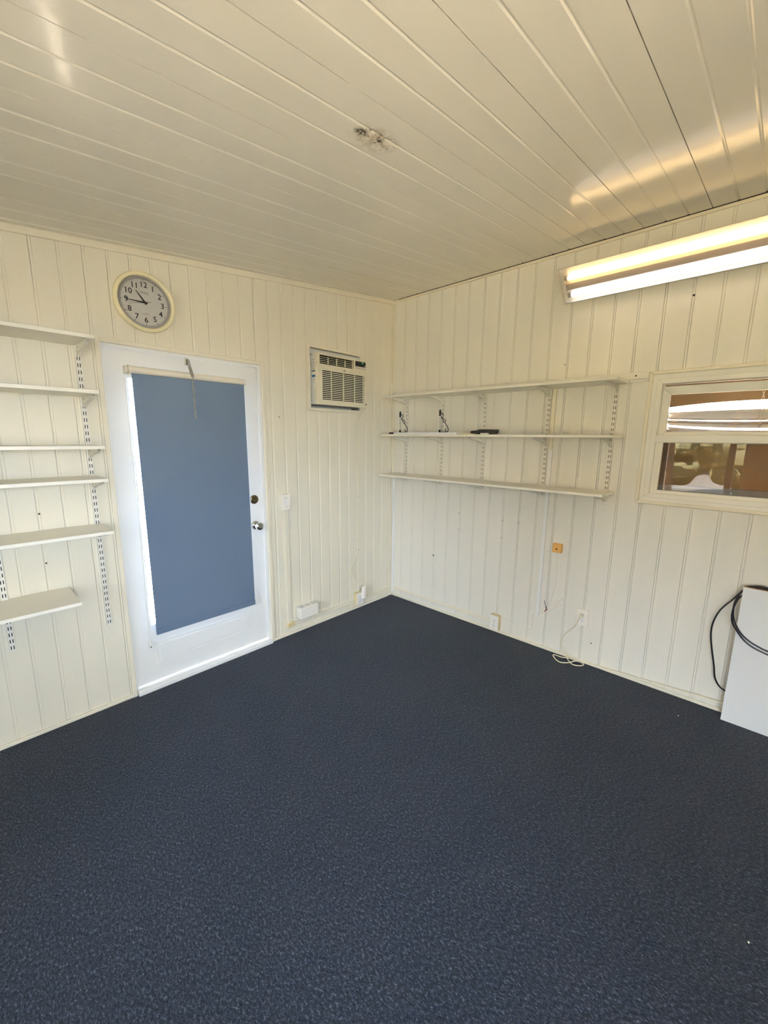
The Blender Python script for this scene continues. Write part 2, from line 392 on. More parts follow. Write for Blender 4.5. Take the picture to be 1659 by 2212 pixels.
# ------------------------------------------------------------------ trims and baseboards
b = B(); b.prism([(0, -.012, zc(0)-.036), (WX, -.012, zc(WX)-.036), (WX, -.012, zc(WX)-.004), (0, -.012, zc(0)-.004)], (0, .012, 0))
struct(obj('trim_1', b, M['trim'], bevel=.002))
b = B(); b.box(-.012, 0, SY_, -.012, H-.020, H-.004); struct(obj('trim_2', b, M['trim'], bevel=.002))
b = B(); b.box(-.016, -.002, SY_, -.002, H-.004, H+.004); struct(obj('gap_shade_strip', b, M['nail_gap_shade']))  # dark strip painting the shade in the gap between wall and ceiling
b = B(); b.box(-.030, -.0, -.011, 0, .0, H-.038); b.box(-.050, -.034, -.006, 0, .0, H-.038); struct(obj('trim_4', b, M['trim'], bevel=.002))
b = B(); b.prism([(-.002, -.046, zc(0)-.004), (WX, -.046, zc(WX)-.004), (WX, -.046, zc(WX)), (-.002, -.046, zc(0))], (0, .044, 0)); struct(obj('trim_5', b, M['ceiling'], origin=(0, 0, 0)))
b = B(); b.box(WX, DOOR[1]*-1-.024, -.012, 0, 0, .020); b.box(-DOOR[0]+.022, -.051, -.012, 0, 0, .020); struct(obj('baseboard_left', b, M['trim'], bevel=.003))
b = B(); b.box(-.012, 0, SY_, -.012, 0, .020); struct(obj('baseboard_right', b, M['trim'], bevel=.003))
# door casing
b = B()
for x0, x1, z0, z1 in ((-2.239, -2.216, 0, 1.980), (-1.323, -1.300, 0, 1.980), (-2.216, -1.323, 1.957, 1.980)):
    b.box(x0, x1, -.014, 0, z0, z1, .003)
struct(obj('trim_6', b, M['trim']))
# air conditioner frame
b = B()
def mitre(bb, x0, x1, z0, z1, w_, y0, y1):
    o = [(x0, z0), (x1, z0), (x1, z1), (x0, z1)]; i = [(x0+w_, z0+w_), (x1-w_, z0+w_), (x1-w_, z1-w_), (x0+w_, z1-w_)]
    for k in range(4):
        a, c = o[k], o[(k+1) % 4]; d, e = i[(k+1) % 4], i[k]
        bb.prism([(q[0], y0, q[1]) for q in (a, c, d, e)], (0, y1-y0, 0))
mitre(b, -.950, -.408, 1.692, 2.156, .022, -.018, 0)
struct(obj('trim_7', b, M['trim'], bevel=.002))
# AC sleeve (recess behind the frame)
b = B()
b.box(-.93, -.425, .0, .10, 1.706, 1.716); b.box(-.93, -.425, 0, .1, 2.135, 2.145); b.box(-.94, -.929, 0, .1, 1.706, 2.145); b.box(-.427, -.415, 0, .1, 1.706, 2.145); b.box(-.94, -.415, .098, .11, 1.70, 2.15)
b.box(-.928, -.428, .004, .03, 2.092, 2.130); struct(obj('trim_8', b, M['acside']))

# ------------------------------------------------------------------ door
d = thing('door_1', (-1.775, .02, 0)); struct(d)
b = B()   # frame / jambs and threshold
b.box(-2.216, -2.203, -.002, .10, .03, 1.957); b.box(-1.347, -1.323, -.002, .10, .03, 1.957); b.box(-2.203, -1.347, -.002, .10, 1.940, 1.957)
obj('door_frame', b, M['white'], d, bevel=.002)
b = B(); b.prism([(-2.213, -.030, 0), (-2.213, -.030, .024), (-2.213, -.022, .031), (-2.213, .10, .034), (-2.213, .10, 0)], (.887, 0, 0)); obj('threshold', b, M['white'], d, bevel=.003)
GL = (-2.104, -1.445, .397, 1.80)
b = B()
for x0, x1, z0, z1 in ((-2.201, GL[0], .04, 1.938), (GL[1], -1.349, .04, 1.938), (GL[0], GL[1], .04, GL[2]), (GL[0], GL[1], GL[3], 1.938)):
    b.box(x0, x1, .012, .055, z0, z1)
obj('door_slab', b, M['white'], d)
b = B()
mitre(b, -2.094, -1.476, .145, .285, .010, .009, .012)
b.box(-2.075, -1.495, .008, .012, .164, .266, .004)
obj('bottom_panel', b, M['white'], d, bevel=.002)
b = B(); mitre(b, GL[0]-.012, GL[1]+.012, GL[2]-.012, GL[3]+.012, .014, .006, .014); obj('glazing_bead', b, M['white'], d, bevel=.002)
b = B(); b.box(GL[0], GL[1], .030, .036, GL[2], GL[3]); obj('door_glass', b, M['glass'], d)
b = B(); c = (-1.405, .012, 1.075)
b.lathe(c, (0, -1, 0), [(.030, 0), (.030, .006), (.026, .010), (.021, .011), (.020, .008), (.001, .008)], 36)
db = obj('deadbolt', b, M['brass'], d, smooth=True, label='dark nickel round deadbolt')
b = B(); b.box(-1.424, -1.386, -.018, .004, 1.070, 1.080, .003); obj('thumb_turn', b, M['brass'], db)
b = B(); c = (-1.404, .012, .895)
b.lathe(c, (0, -1, 0), [(.031, 0), (.031, .003), (.026, .012), (.014, .016), (.012, .030), (.020, .036), (.026, .046), (.0265, .056), (.024, .066), (.018, .070), (.008, .070), (.007, .067), (.001, .067)], 36)
obj('door_knob', b, M['chrome'], d, smooth=True, label='chrome round door knob')

# ------------------------------------------------------------------ roller blind on the door
r = thing('roller_blind', (-1.775, -.02, 1.836), 'blue grey roller blind pulled down over the glass of the white door', 'blind')
b = B(); b.cyl((-2.098, -.026, 1.836), (-1.461, -.026, 1.836), .0185, 28); obj('roller_tube', b, M['tube'], r, smooth=True)
b = B(); b.cyl((-2.107, -.026, 1.834), (-2.098, -.026, 1.834), .025, 24); b.box(-2.120, -2.114, -.044, .012, 1.815, 1.855, .002); b.cyl((-2.116, -.026, 1.836), (-2.106, -.026, 1.836), .012); obj('chain_drive', b, M['tube'], r, smooth=True)
b = B(); b.box(-1.460, -1.454, -.044, .012, 1.818, 1.852, .002); obj('end_bracket', b, M['plastic'], r)
b = B()
n = 14
fx0, fx1 = -2.090, -1.455
for i in range(n):      # very slightly bowed cloth
    u0, u1 = i/n, (i+1)/n
    f = lambda u: -.0265-.0045*math.sin(math.pi*u)
    a, c = fx0+(fx1-fx0)*u0, fx0+(fx1-fx0)*u1
    b.prism([(a, f(u0), .375), (c, f(u1), .375), (c, -.020, 1.822), (a, -.020, 1.822)], (0, .001, 0))
obj('fabric', b, M['blind'], r)
b = B(); b.box(fx0-.001, fx1+.001, -.034, -.024, .343, .378, .004); obj('hem_bar', b, M['blind'], r)
b = B()
for side in (0, 1):
    top = Vector((-2.107+.006*side, -.030, 1.815)); bot = Vector((-2.126+.010*side, -.006, .292)); N = 200
    for i in range(N):
        p = top.lerp(bot, i/(N-1)); b.ball(p, .0022, 5, 4)
    b.tube([top, bot], .0007, 4)
obj('bead_chain', b, M['plastic'], r, label='white plastic bead chain')
b = B(); b.box(-2.131, -2.115, -.014, .012, .262, .300, .004); b.cyl((-2.123, -.016, .290), (-2.123, .0, .290), .009, 16); t_ = obj('chain_tensioner', b, M['plastic'], r, label='small white chain tensioner on the door')
b = B(); b.cyl((-2.123, -.0155, .274), (-2.123, -.012, .274), .0035, 12); obj('screw', b, M['ink'], t_)

# ------------------------------------------------------------------ spring and chain at the top of the door
r = thing('door_check_chain', (-1.791, .01, 1.925), 'steel spring with hanging chain screwed to the top of the white door', 'door chain')
b = B(); b.box(-1.802, -1.780, .004, .012, 1.900, 1.937, .003); b.tube([(-1.797, .006, 1.925), (-1.797, -.012, 1.930), (-1.785, -.012, 1.930), (-1.785, .006, 1.925)], .002, 6, smooth=2); obj('mounting_plate', b, M['chrome'], r)
b = B(); pts = []
s0, s1 = Vector((-1.791, -.014, 1.922)), Vector((-1.787, -.056, 1.828)); ax = (s1-s0).normalized(); e1 = ax.orthogonal().normalized(); e2 = ax.cross(e1)
for i in range(15*10+1):
    a = 2*math.pi*i/10; pts.append(s0.lerp(s1, i/150)+(e1*math.cos(a)+e2*math.sin(a))*.0075)
b.tube(pts, .0015, 6); obj('spring', b, M['steel'], r, smooth=True)
b = B(); z = 1.826; i = 0
def link(bb, c, L_, W_, rr, ang, axis=Vector((0, 0, 1))):
    e = Vector((math.cos(ang), math.sin(ang), 0)); P = []
    for k in range(14):
        a = 2*math.pi*k/14; P.append(Vector(c)+e*math.cos(a)*W_/2+axis*math.sin(a)*L_/2)
    bb.tube(P, rr, 6, closed=True)
while z > 1.61:
    link(b, (-1.787, -.057, z-.012), .028, .011, .0012, .35 if i % 2 else 1.75); z -= .0205; i += 1
b.tube([(-1.787, -.057, 1.625), (-1.783, -.058, 1.605), (-1.790, -.057, 1.598)], .0018, 6)
obj('chain', b, M['steel'], r, smooth=True)

# ------------------------------------------------------------------ wall clock
CX, CZ = -1.993, 2.185
r = thing('wall_clock', (CX, -.0, CZ), 'round pale gold wall clock with black numerals above the white door', 'clock')
b = B(); b.lathe((CX, 0, CZ), (0, -1, 0), [(.125, .0), (.139, .0), (.146, .008), (.149, .020), (.146, .032), (.138, .037), (.131, .035), (.128, .030), (.125, .022)], 72, closed=True); obj('bezel', b, M['bezel'], r, smooth=True)
b = B(); b.lathe((CX, 0, CZ), (0, -1, 0), [(.127, .012), (.127, .020), (.1175, .018), (.1175, .012)], 72, closed=True); obj('inner_rim', b, M['rim'], r, smooth=True)
b = B(); b.lathe((CX, 0, CZ), (0, -1, 0), [(.124, .004), (.124, .016)], 72); dial = obj('dial', b, M['dial'], r)
b = B()
yf = -.0166
def ringq(bb, r0, r1, y_):
    N = 96
    for k in range(N):
        a0, a1 = 2*math.pi*k/N, 2*math.pi*(k+1)/N
        bb.quad(*[(CX+rr*math.sin(a), y_, CZ+rr*math.cos(a)) for rr, a in ((r0, a0), (r1, a0), (r1, a1), (r0, a1))])
ringq(b, .1135, .1152, -.0186)
for k in range(60):
    a = 2*math.pi*k/60; big = k % 5 == 0
    r0, r1, ww = (.103, .1125, .0011) if big else (.107, .1115, .0004)
    ex, ez = Vector((math.sin(a), 0, math.cos(a))), Vector((math.cos(a), 0, -math.sin(a)))
    c = Vector((CX, yf, CZ)); b.quad(*[c+ex*rr+ez*q for rr, q in ((r0, -ww), (r1, -ww), (r1, ww), (r0, ww))])
for h in range(1, 13):
    a = 2*math.pi*h/12; px, pz = CX+.0865*math.sin(a), CZ+.0865*math.cos(a)
    for dx, dz in ((0, 0), (.0006, 0), (-.0006, 0), (0, .0006), (0, -.0006)):      # a heavy face
        text_bm(b, str(h), .038, lambda x, y, px=px+dx, pz=pz+dz, q=dx*.05+dz*.03: (px+x, yf+q, pz+y))
obj('numerals', b, M['ink'], dial)
for wd, sz, dz in (('TIMEX', .016, .047), ('QUARTZ', .0085, -.056)):
    b = B(); text_bm(b, wd, sz, lambda x, y: (CX+x, yf, CZ+dz+y)); obj('lettering', b, M['faint'], dial, label='faint grey lettering')
def hand(nm, ang, l0, l1, w0, w1, y_, mt):
    b = B(); ex, ez = Vector((math.sin(ang), 0, math.cos(ang))), Vector((math.cos(ang), 0, -math.sin(ang))); c = Vector((CX, y_, CZ))
    b.prism([c-ex*l0-ez*w0, c+ex*l1-ez*w1, c+ex*l1+ez*w1, c-ex*l0+ez*w0], (0, -.0008, 0)); obj(nm, b, mt, r)
hand('hour_hand', math.radians(322.5), .010, .066, .0052, .0018, -.0195, M['ink'])
hand('minute_hand', math.radians(270), .012, .082, .0040, .0013, -.021, M['ink'])
hand('second_hand', math.radians(256), .030, .082, .0009, .0004, -.0225, M['ink'])
b = B(); b.lathe((CX, 0, CZ), (0, -1, 0), [(.005, .016), (.005, .024), (.002, .025)], 20); obj('centre_cap', b, mat('dark_red_cap', (70, 40, 32), .4), r)
b = B(); b.lathe((CX, 0, CZ), (0, -1, 0), [(.1265, .027), (.1265, .028)], 72); obj('glass', b, M['clear'], r)

# ------------------------------------------------------------------ air conditioner in the left wall
X0, X1, Z0, Z1, YF = -.921, -.438, 1.733, 2.087, -.092
r = thing('window_air_conditioner', ((X0+X1)/2, -.0, Z0), 'aged white window air conditioner mounted through the left wall in a frame', 'air conditioner')
b = B(); b.box(X0+.004, X1-.004, YF+.031, .095, Z0+.002, Z1-.004, .003); obj('body', b, M['acside'], r)
zs = 2.000
def front(bb, x0, x1, z0, z1, holes, y0=YF, y1=YF+.03):
    xs_ = sorted({x0, x1, *[h[0] for h in holes], *[h[1] for h in holes]}); zs_ = sorted({z0, z1, *[h[2] for h in holes], *[h[3] for h in holes]})
    for a, c in zip(xs_, xs_[1:]):
        for e, f in zip(zs_, zs_[1:]):
            mx_, mz_ = (a+c)/2, (e+f)/2
            if any(h[0] < mx_ < h[1] and h[2] < mz_ < h[3] for h in holes): continue
            bb.box(a, c, y0, y1, e, f)
VX0, VX1, VZ0, VZ1 = -.902, -.568, 2.016, 2.078
b = B(); front(b, X0, X1, zs+.001, Z1, [(VX0, VX1, VZ0, VZ1)]); bmesh.ops.remove_doubles(b.bm, verts=b.bm.verts, dist=1e-5); obj('top_fascia', b, M['ac'], r)
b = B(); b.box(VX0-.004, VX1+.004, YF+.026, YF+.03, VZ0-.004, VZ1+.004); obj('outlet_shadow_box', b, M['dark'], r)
b = B()
for i in range(4):
    z = VZ0+.0115+i*.0125; b.box(VX0, VX1, YF+.004, YF+.018, z-.0012, z+.0012, rot=Matrix.Rotation(.3, 3, 'X'))
for x in (-.815, -.733, -.651): b.box(x-.0018, x+.0018, YF+.008, YF+.016, VZ0+.006, VZ1-.008)
obj('air_louver', b, M['ac'], r)
SX0, SX1, SZ0, SZ1 = -.884, -.460, 1.768, 1.978
b = B(); front(b, X0-.003, X1+.003, Z0-.001, zs-.001, [(SX0, SX1, SZ0, SZ1)], YF-.006, YF+.024); bmesh.ops.remove_doubles(b.bm, verts=b.bm.verts, dist=1e-5); fp = obj('front_panel', b, M['ac'], r)
b = B(); ns = 16
for i in range(ns):
    z = SZ0+(SZ1-SZ0)*(i+.72)/ns
    b.prism([(SX0, YF-.007, z-.0036), (SX0, YF-.008, z+.0022), (SX0, YF+.006, z+.0036), (SX0, YF+.006, z+.0010)], (SX1-SX0, 0, 0))
for x in (-.790, -.672, -.556): b.box(x-.0016, x+.0016, YF+.004, YF+.012, SZ0, SZ1)
obj('intake_grille', b, M['ac'], fp)
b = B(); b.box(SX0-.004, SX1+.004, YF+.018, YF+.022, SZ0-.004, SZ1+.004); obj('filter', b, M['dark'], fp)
b = B(); b.box(-.556, -.446, YF-.0015, YF+.004, 2.0405, 2.080, .001); cpn = obj('display', b, M['black'], r, label='black control display')
b = B(); text_bm(b, '78', .017, lambda x, y: (-.481+x, YF-.0022, 2.068+y)); obj('digits', b, M['green_led'], cpn)
b = B()
for i in range(4): b.box(-.550+i*.027, -.532+i*.027, YF-.003, YF+.002, 2.0235, 2.0335, .001)
b.box(-.466, -.459, YF-.003, YF+.002, 2.045, 2.051); b.box(-.456, -.449, YF-.003, YF+.002, 2.045, 2.051)
obj('button_row', b, M['rim'], r)
b = B(); N = 20
c = (-.676, YF-.0072, 1.990)
for k in range(N):
    a0, a1 = 2*math.pi*k/N, 2*math.pi*(k+1)/N
    b.quad(*[(c[0]+q*math.cos(a), c[1], c[2]+q*math.sin(a)) for q, a in ((.0008, a0), (.0052, a0), (.0052, a1), (.0008, a1))])
text_bm(b, 'LG', .011, lambda x, y: (-.660+x, YF-.0072, 1.990+y)); obj('maker_mark', b, M['ink'], fp)
b = B(); b.box(-.450, -.442, YF-.0068, YF-.004, 1.752, 1.766); obj('badge', b, M['ink'], fp)
# labels on the left side
b = B(); b.box(X0+.0035, X0+.0046, -.062, -.020, 1.90, 2.055); ls = obj('rating_label', b, M['paper'], r)
b = B(); b.box(X0+.0028, X0+.0036, -.062, -.020, 1.925, 1.940); obj('label_band', b, M['blue'], ls)
b = B()
for i in range(7): b.box(X0+.0028, X0+.0036, -.056+.004*(i % 2), -.026, 2.045-i*.013, 2.049-i*.013)
b.box(X0+.0028, X0+.0036, -.060, -.022, 1.962, 1.972); obj('label_print', b, M['faint'], ls)
b = B(); b.box(X0+.0035, X0+.0046, -.050, -.034, 1.850, 1.915); obj('sticker', b, M['paper'], r)
# power cord with its big plug
b = B(); b.tube([(-.450, -.070, 1.742), (-.448, -.064, 1.710), (-.444, -.035, 1.665), (-.452, -.008, 1.620), (-.452, -.004, 1.50), (-.450, -.006, 1.2), (-.449, -.005, .9), (-.450, -.004, .65), (-.453, -.004, .52), (-.485, -.010, .455), (-.535, -.012, .40), (-.530, -.012, .33), (-.478, -.018, .265), (-.445, -.030, .243), (-.424, -.048, .232), (-.428, -.056, .205)], .0035, 8, smooth=2)
pc = obj('power_cord', b, M['cordwhite'], r, smooth=True)
b = B(); b.box(-.446, -.412, -.076, -.041, .098, .205, .008, 3); obj('plug', b, M['plastic'], pc)

# ------------------------------------------------------------------ outlets, switches, raceways
def slots(b, fn):     # one duplex face: two tall slots and a round earth hole, fn maps (u,v) to a point
    for u, h in ((-.0062, .0046), (.0062, .0038)): b.quad(*[fn(u+s_*.0011, t_*h+.003) for s_, t_ in ((-1, -1), (1, -1), (1, 1), (-1, 1))])
    b.quad(*[fn(.0024*math.cos(a), -.0085+.0024*math.sin(a)) for a in [k*math.pi/4 for k in range(8)]])
def duplex(name, wall, c, zc_, depth, label, boxmat, grp=None, w_=.072, h_=.118, plug_at=None):
    """cover plate at depth off the wall, on a surface box"""
    L_ = wall == 'L'
    P = (lambda u, v, q: (c+u, -q, zc_+v)) if L_ else (lambda u, v, q: (-q, c-u, zc_+v))
    def bx(bb, u0, u1, v0, v1, q0, q1, bev=0):
        a, e = P(u0, v0, q0), P(u1, v1, q1)
        bb.box(min(a[0], e[0]), max(a[0], e[0]), min(a[1], e[1]), max(a[1], e[1]), min(a[2], e[2]), max(a[2], e[2]), bev)
    t = thing(name, P(0, -h_/2, 0), label, 'outlet')
    if depth > .012:
        bb = B(); bx(bb, -w_/2+.001, w_/2-.001, -h_/2+.001, h_/2-.001, 0, depth-.006, .002); obj('surface_box', bb, boxmat, t, label='yellowed plastic box')
    bb = B(); bx(bb, -w_/2, w_/2, -h_/2, h_/2, max(0, depth-.006), depth, .0025); pl = obj('cover_plate', bb, M['plastic'], t)
    for v in (.0195, -.0195):
        bb = B(); N = 24
        bb.prism([P(max(-.0165, min(.0165, .0185*math.cos(2*math.pi*k/N))), v+.0145*math.sin(2*math.pi*k/N), depth-.001) for k in range(N)], Vector(P(0, 0, .0022))-Vector(P(0, 0, 0)))
        rc = obj('receptacle', bb, M['white'], t)
        bb = B(); slots(bb, lambda u, q, v=v: P(u, v+q, depth+.0014)); obj('slot', bb, M['ink'], rc)
    bb = B(); bb.cyl(P(0, 0, depth-.001), P(0, 0, depth+.001), .003, 12); obj('screw', bb, M['steel'], t)
    return t
duplex('wall_outlet', 'L', -.457, .096, .042, 'white duplex outlet on the left wall with the air conditioner plugged in', M['yellowed'], w_=.078, h_=.112)
duplex('wall_outlet', 'R', -1.1185, .0865, .046, 'empty white duplex outlet on a yellowed box low on the right wall', M['yellowed'], w_=.072, h_=.122)
duplex('wall_outlet', 'R', -1.738, .318, .008, 'white duplex outlet plate with a cord plugged in, below the shelf end', M['plastic'], w_=.076, h_=.118)

# light switch
r = thing('light_switch', (-1.176, 0, .980), 'white switch box with a small knob beside the door', 'light switch')
b = B(); b.box(-1.208, -1.144, -.028, 0, .981, 1.092, .003); obj('surface_box', b, M['plastic'], r)
b = B(); b.box(-1.210, -1.142, -.034, -.027, .979, 1.094, .003); pl = obj('cover_plate', b, M['plastic'], r)
b = B(); b.lathe((-1.174, -.034, 1.028), (0, -1, 0), [(.009, 0), (.008, .010), (.006, .012)], 20); b.box(-1.176, -1.172, -.052, -.040, 1.02, 1.036, .001); obj('knob', b, M['white'], r, smooth=True)
for z in (1.066, 1.004):
    b = B(); b.cyl((-1.176, -.0352, z), (-1.176, -.033, z), .0028, 12); obj('screw', b, M['faint'], pl)
# raceways on the left wall
r = thing('cable_raceway', (-1.166, 0, .09), 'cream vertical raceway running down from the light switch to an elbow', 'cable raceway')
b = B(); b.box(-1.181, -1.152, -.014, 0, .098, .981, .002); obj('cover', b, M['trim'], r)
b = B(); b.box(-1.186, -1.146, -.018, 0, .064, .104, .003); b.box(-1.150, -1.126, -.018, 0, .068, .100, .003); obj('elbow', b, M['yellowed'], r, label='yellowed plastic elbow')
b = B(); b.prism([(-1.127, -.014, .073), (-.055, -.014, .058), (-.055, -.014, .079), (-1.127, -.014, .097)], (0, .014, 0))
tag(obj('cable_raceway', b, M['trim'], bevel=.002), 'cream horizontal raceway just above the floor along the left wall', 'cable raceway')
# six-way adaptor box
r = thing('outlet_extender', (-1.0195, 0, .120), 'white three socket adaptor box on the raceway low beside the door', 'outlet extender')
b = B(); b.box(-1.104, -.935, -.068, -.004, .120, .208, .006, 3); bd = obj('housing', b, M['plastic'], r)
for i in range(3):
    x = -1.072+i*.053
    b = B(); b.box(x-.017, x+.017, -.056, -.020, .2065, .2090, .003); rc = obj('receptacle', b, M['acside'], r)
    b = B(); slots(b, lambda u, v, x=x: (x+u*1.2, -.038+v*1.2, .2095)); obj('slot', b, M['faint'], rc)
# white pipe in the corner
b = B(); b.box(-.020, 0, -.030, -.013, .030, 1.165, .004); tag(obj('cable_raceway', b, M['white']), 'bright white raceway standing in the room corner below the bottom shelf', 'cable raceway')
b = B(); b.box(-.012, 0, -1.083, -.032, .066, .090, .003); tag(obj('cable_raceway', b, M['trim']), 'cream horizontal raceway low on the right wall from the corner to an outlet', 'cable raceway')
r = thing('cable_raceway', (0, -1.435, .226), 'tall white vertical raceway down the right wall beside a shelf standard', 'cable raceway')
b = B(); b.box(-.013, 0, -1.447, -1.423, .226, 1.429, .002); obj('lower_cover', b, M['white'], r)
b = B(); b.box(-.012, 0, -1.444, -1.420, 1.433, 1.826, .002); obj('upper_cover', b, M['trim'], r)
b = B(); b.tube([(-.003, -1.15, .128), (-.003, -1.205, .127), (-.003, -1.25, .122), (-.003, -1.30, .108), (-.003, -1.355, .098), (-.003, -1.387, .112), (-.003, -1.400, .145), (-.003, -1.398, .23)], .0026, 6, smooth=2)
tag(obj('wall_cable', b, M['trim'], smooth=True), 'thin painted cable curving along the right wall away from the low outlet', 'cable')
# amber phone jack and its tied cord
r = thing('phone_jack', (0, -1.5385, .735), 'small amber yellow phone jack on the right wall below the shelves', 'phone jack')
b = B(); b.box(-.028, 0, -1.569, -1.508, .735, .797, .003); obj('housing', b, M['jack'], r)
b = B(); b.cyl((-.0286, -1.537, .760), (-.027, -1.537, .760), .0055, 16); obj('hole', b, M['ink'], r)
b = B(); b.tube([(-.008, -1.532, .737), (-.006, -1.533, .70), (-.005, -1.546, .60), (-.005, -1.545, .54), (-.006, -1.537, .448), (-.006, -1.52, .368), (-.010, -1.502, .318)], .0028, 6, smooth=2)
for k in range(5):
    q = k*.006
    b.tube([(-.012, -1.500, .316), (-.014-q*.4, -1.54, .345-q), (-.016, -1.590-q*.3, .398+q*.5), (-.018, -1.607, .418-q*1.5), (-.018, -1.590, .385-q*1.2), (-.015, -1.54, .335-q*.5), (-.012, -1.500, .313)], .0024, 6, smooth=2)
b.tube([(-.012, -1.500, .316), (-.012, -1.47, .303), (-.010, -1.447, .280)], .0026, 6, smooth=2)
b.tube([(-.012, -1.500, .312), (-.013, -1.492, .285), (-.013, -1.475, .264), (-.012, -1.462, .272), (-.012, -1.47, .295)], .0022, 6, smooth=2)
cdp = obj('phone_cord', b, M['plastic'], r, smooth=True, label='white phone cord hanging in a tied bundle')
b = B(); b.tube([(-.014, -1.479, .368), (-.018, -1.490, .340), (-.020, -1.500, .316)], .0018, 6); b.tube([(-.006, -1.496, .324), (-.020, -1.500, .324), (-.021, -1.504, .306), (-.008, -1.502, .306)], .002, 6); obj('twist_tie', b, M['black'], cdp)
b = B(); b.tube([(-.018, -1.502, .312), (-.018, -1.496, .298), (-.016, -1.488, .286)], .0028, 6); obj('wire_end', b, M['cablered'], cdp)
# white cord plugged in the plate, coil on the carpet
r = thing('extension_cord', (-.02, -1.72, .0), 'cream cord hanging from the right wall outlet and coiled on the carpet', 'cord')
b = B(); b.box(-.036, -.0098, -1.746, -1.722, .322, .345, .006); obj('plug', b, M['cordwhite'], r)
b = B(); b.tube([(-.034, -1.732, .330), (-.040, -1.724, .300), (-.028, -1.709, .262), (-.018, -1.683, .222), (-.010, -1.640, .165), (-.007, -1.618, .108), (-.008, -1.632, .062), (-.014, -1.665, .026), (-.040, -1.680, .008),
    (-.060, -1.699, .004), (-.085, -1.731, .004), (-.066, -1.773, .004), (-.030, -1.783, .004), (-.022, -1.745, .007), (-.050, -1.722, .009), (-.089, -1.704, .009), (-.114, -1.663, .004), (-.100, -1.624, .004), (-.058, -1.588, .004), (-.040, -1.600, .004), (-.042, -1.637, .004), (-.030, -1.690, .010), (-.022, -1.745, .004)], .0036, 8, smooth=2)
obj('cable', b, M['cordwhite'], r, smooth=True)
# loose strip leaning along the wall
b = B(); b.prism([(-.020, -1.80, .004), (-.020, -2.64, .064), (-.020, -2.64, .076), (-.020, -1.80, .016)], (.011, 0, 0))
tag(obj('moulding_strip', b, M['trim'], bevel=.002), 'loose cream moulding strip rising along the right wall beside the white panel', 'moulding strip')

# ------------------------------------------------------------------ shelves: standards, brackets, boards
def standard(x0, z0, z1):
    """slotted upright on the left wall frame: width along x, facing -y (built at x0)"""
    b = B(); W2, D = .0125, .013; pitch, sh = .0325, .018
    cols = [-W2, -.0068, -.0032, .0032, .0068, W2]
    b.box(x0-W2, x0-W2+.0015, -D, 0, z0, z1); b.box(x0+W2-.0015, x0+W2, -D, 0, z0, z1)
    n = int((z1-z0)/pitch)
    zs_ = [z0]
    for i in range(n): zs_ += [z0+.010+i*pitch, z0+.010+i*pitch+sh]
    zs_.append(z1)
    for j in range(len(zs_)-1):
        for i in range(5):
            if j % 2 == 1 and i in (1, 3): continue
            b.quad((x0+cols[i], -D, zs_[j]), (x0+cols[i+1], -D, zs_[j]), (x0+cols[i+1], -D, zs_[j+1]), (x0+cols[i], -D, zs_[j+1]))
            b.quad((x0+cols[i], -D+.0015, zs_[j]), (x0+cols[i], -D+.0015, zs_[j+1]), (x0+cols[i+1], -D+.0015, zs_[j+1]), (x0+cols[i+1], -D+.0015, zs_[j]))
    return b
def core(x0, z0, z1):  # dark strip painting the shade behind the slots
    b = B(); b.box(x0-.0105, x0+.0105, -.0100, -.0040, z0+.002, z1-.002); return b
def bracket(x0, zt, ln):
    """folded steel shelf bracket below a shelf whose underside is at zt (faces -y)"""
    b = B(); y0 = -.0135
    pr = [(y0, zt-.052), (y0-.012, zt-.052), (y0-.05, zt-.034), (y0-ln+.02, zt-.014), (y0-ln, zt-.008), (y0-ln, zt-.001), (y0, zt-.001)]
    for s_ in (-.0065, .0050): b.prism([(x0+s_, p[0], p[1]) for p in pr], (.0015, 0, 0))
    b.box(x0-.0065, x0+.0065, y0-ln, y0, zt-.0022, zt-.0006)
    b.prism([(x0-.0065, p[0], p[1]) for p in (pr[1], pr[2], pr[3], pr[4])] + [(x0-.0065, p[0], p[1]+.0014) for p in (pr[4], pr[3], pr[2], pr[1])], (.013, 0, 0))
    b.box(x0-.004, x0-.002, y0, y0+.006, zt-.045, zt-.030); b.box(x0+.002, x0+.004, y0, y0+.006, zt-.045, zt-.030)
    return b
def holes(x0, zt):
    b = B()
    for u, v in ((-.030, .014), (-.055, .013), (-.020, .030)):
        for sx_ in (-.0068, .0068): b.cyl((x0+sx_-.0002, -.0135+u, zt-v), (x0+sx_+.0002, -.0135+u, zt-v), .003, 10)
    return b
# left wall set
LS = [('top', 1.937, .25, -2.291), ('second', 1.699, .25, -2.296), ('third', 1.449, .25, -2.296), ('fourth', 1.295, .25, -2.296), ('fifth', 1.042, .25, -2.299), ('lowest', .737, .29, -2.464)]
TH = .016
sd = None
for x, nm in ((-2.312, 'beside the door casing'), (-2.706, 'under the lowest left shelf')):
    if sd is None: sd = o = obj('shelf_standard', standard(x, .479, 1.921), M['shelf_metal']); obj('slot_shade_strip', core(x, .479, 1.921), M['dark'], o)
    else: o = dup(sd, (x+2.312, 0, 0))
    tag(o, 'slotted white shelf standard on the left wall ' + nm, 'shelf standard', 'slotted standards on the left wall')
b0 = None
for nm, z, dp, x1 in LS:
    for x, wn in ((-2.312, 'on the standard by the door'), (-2.706, 'at the left picture edge')):
        if nm == 'lowest' and x > -2.5: continue
        if b0 is None: b0 = o = obj('shelf_bracket', bracket(x, z-TH, .20), M['shelf_metal'], origin=(x, -.0135, z-TH)); obj('screw_hole', holes(x, z-TH), M['dark'], o)
        else: o = dup(b0, (x+2.312, 0, (z-TH)-(LS[0][1]-TH)))
        tag(o, 'white bracket under the %s left wall shelf %s' % (nm, wn), 'shelf bracket', 'shelf brackets on the left wall')
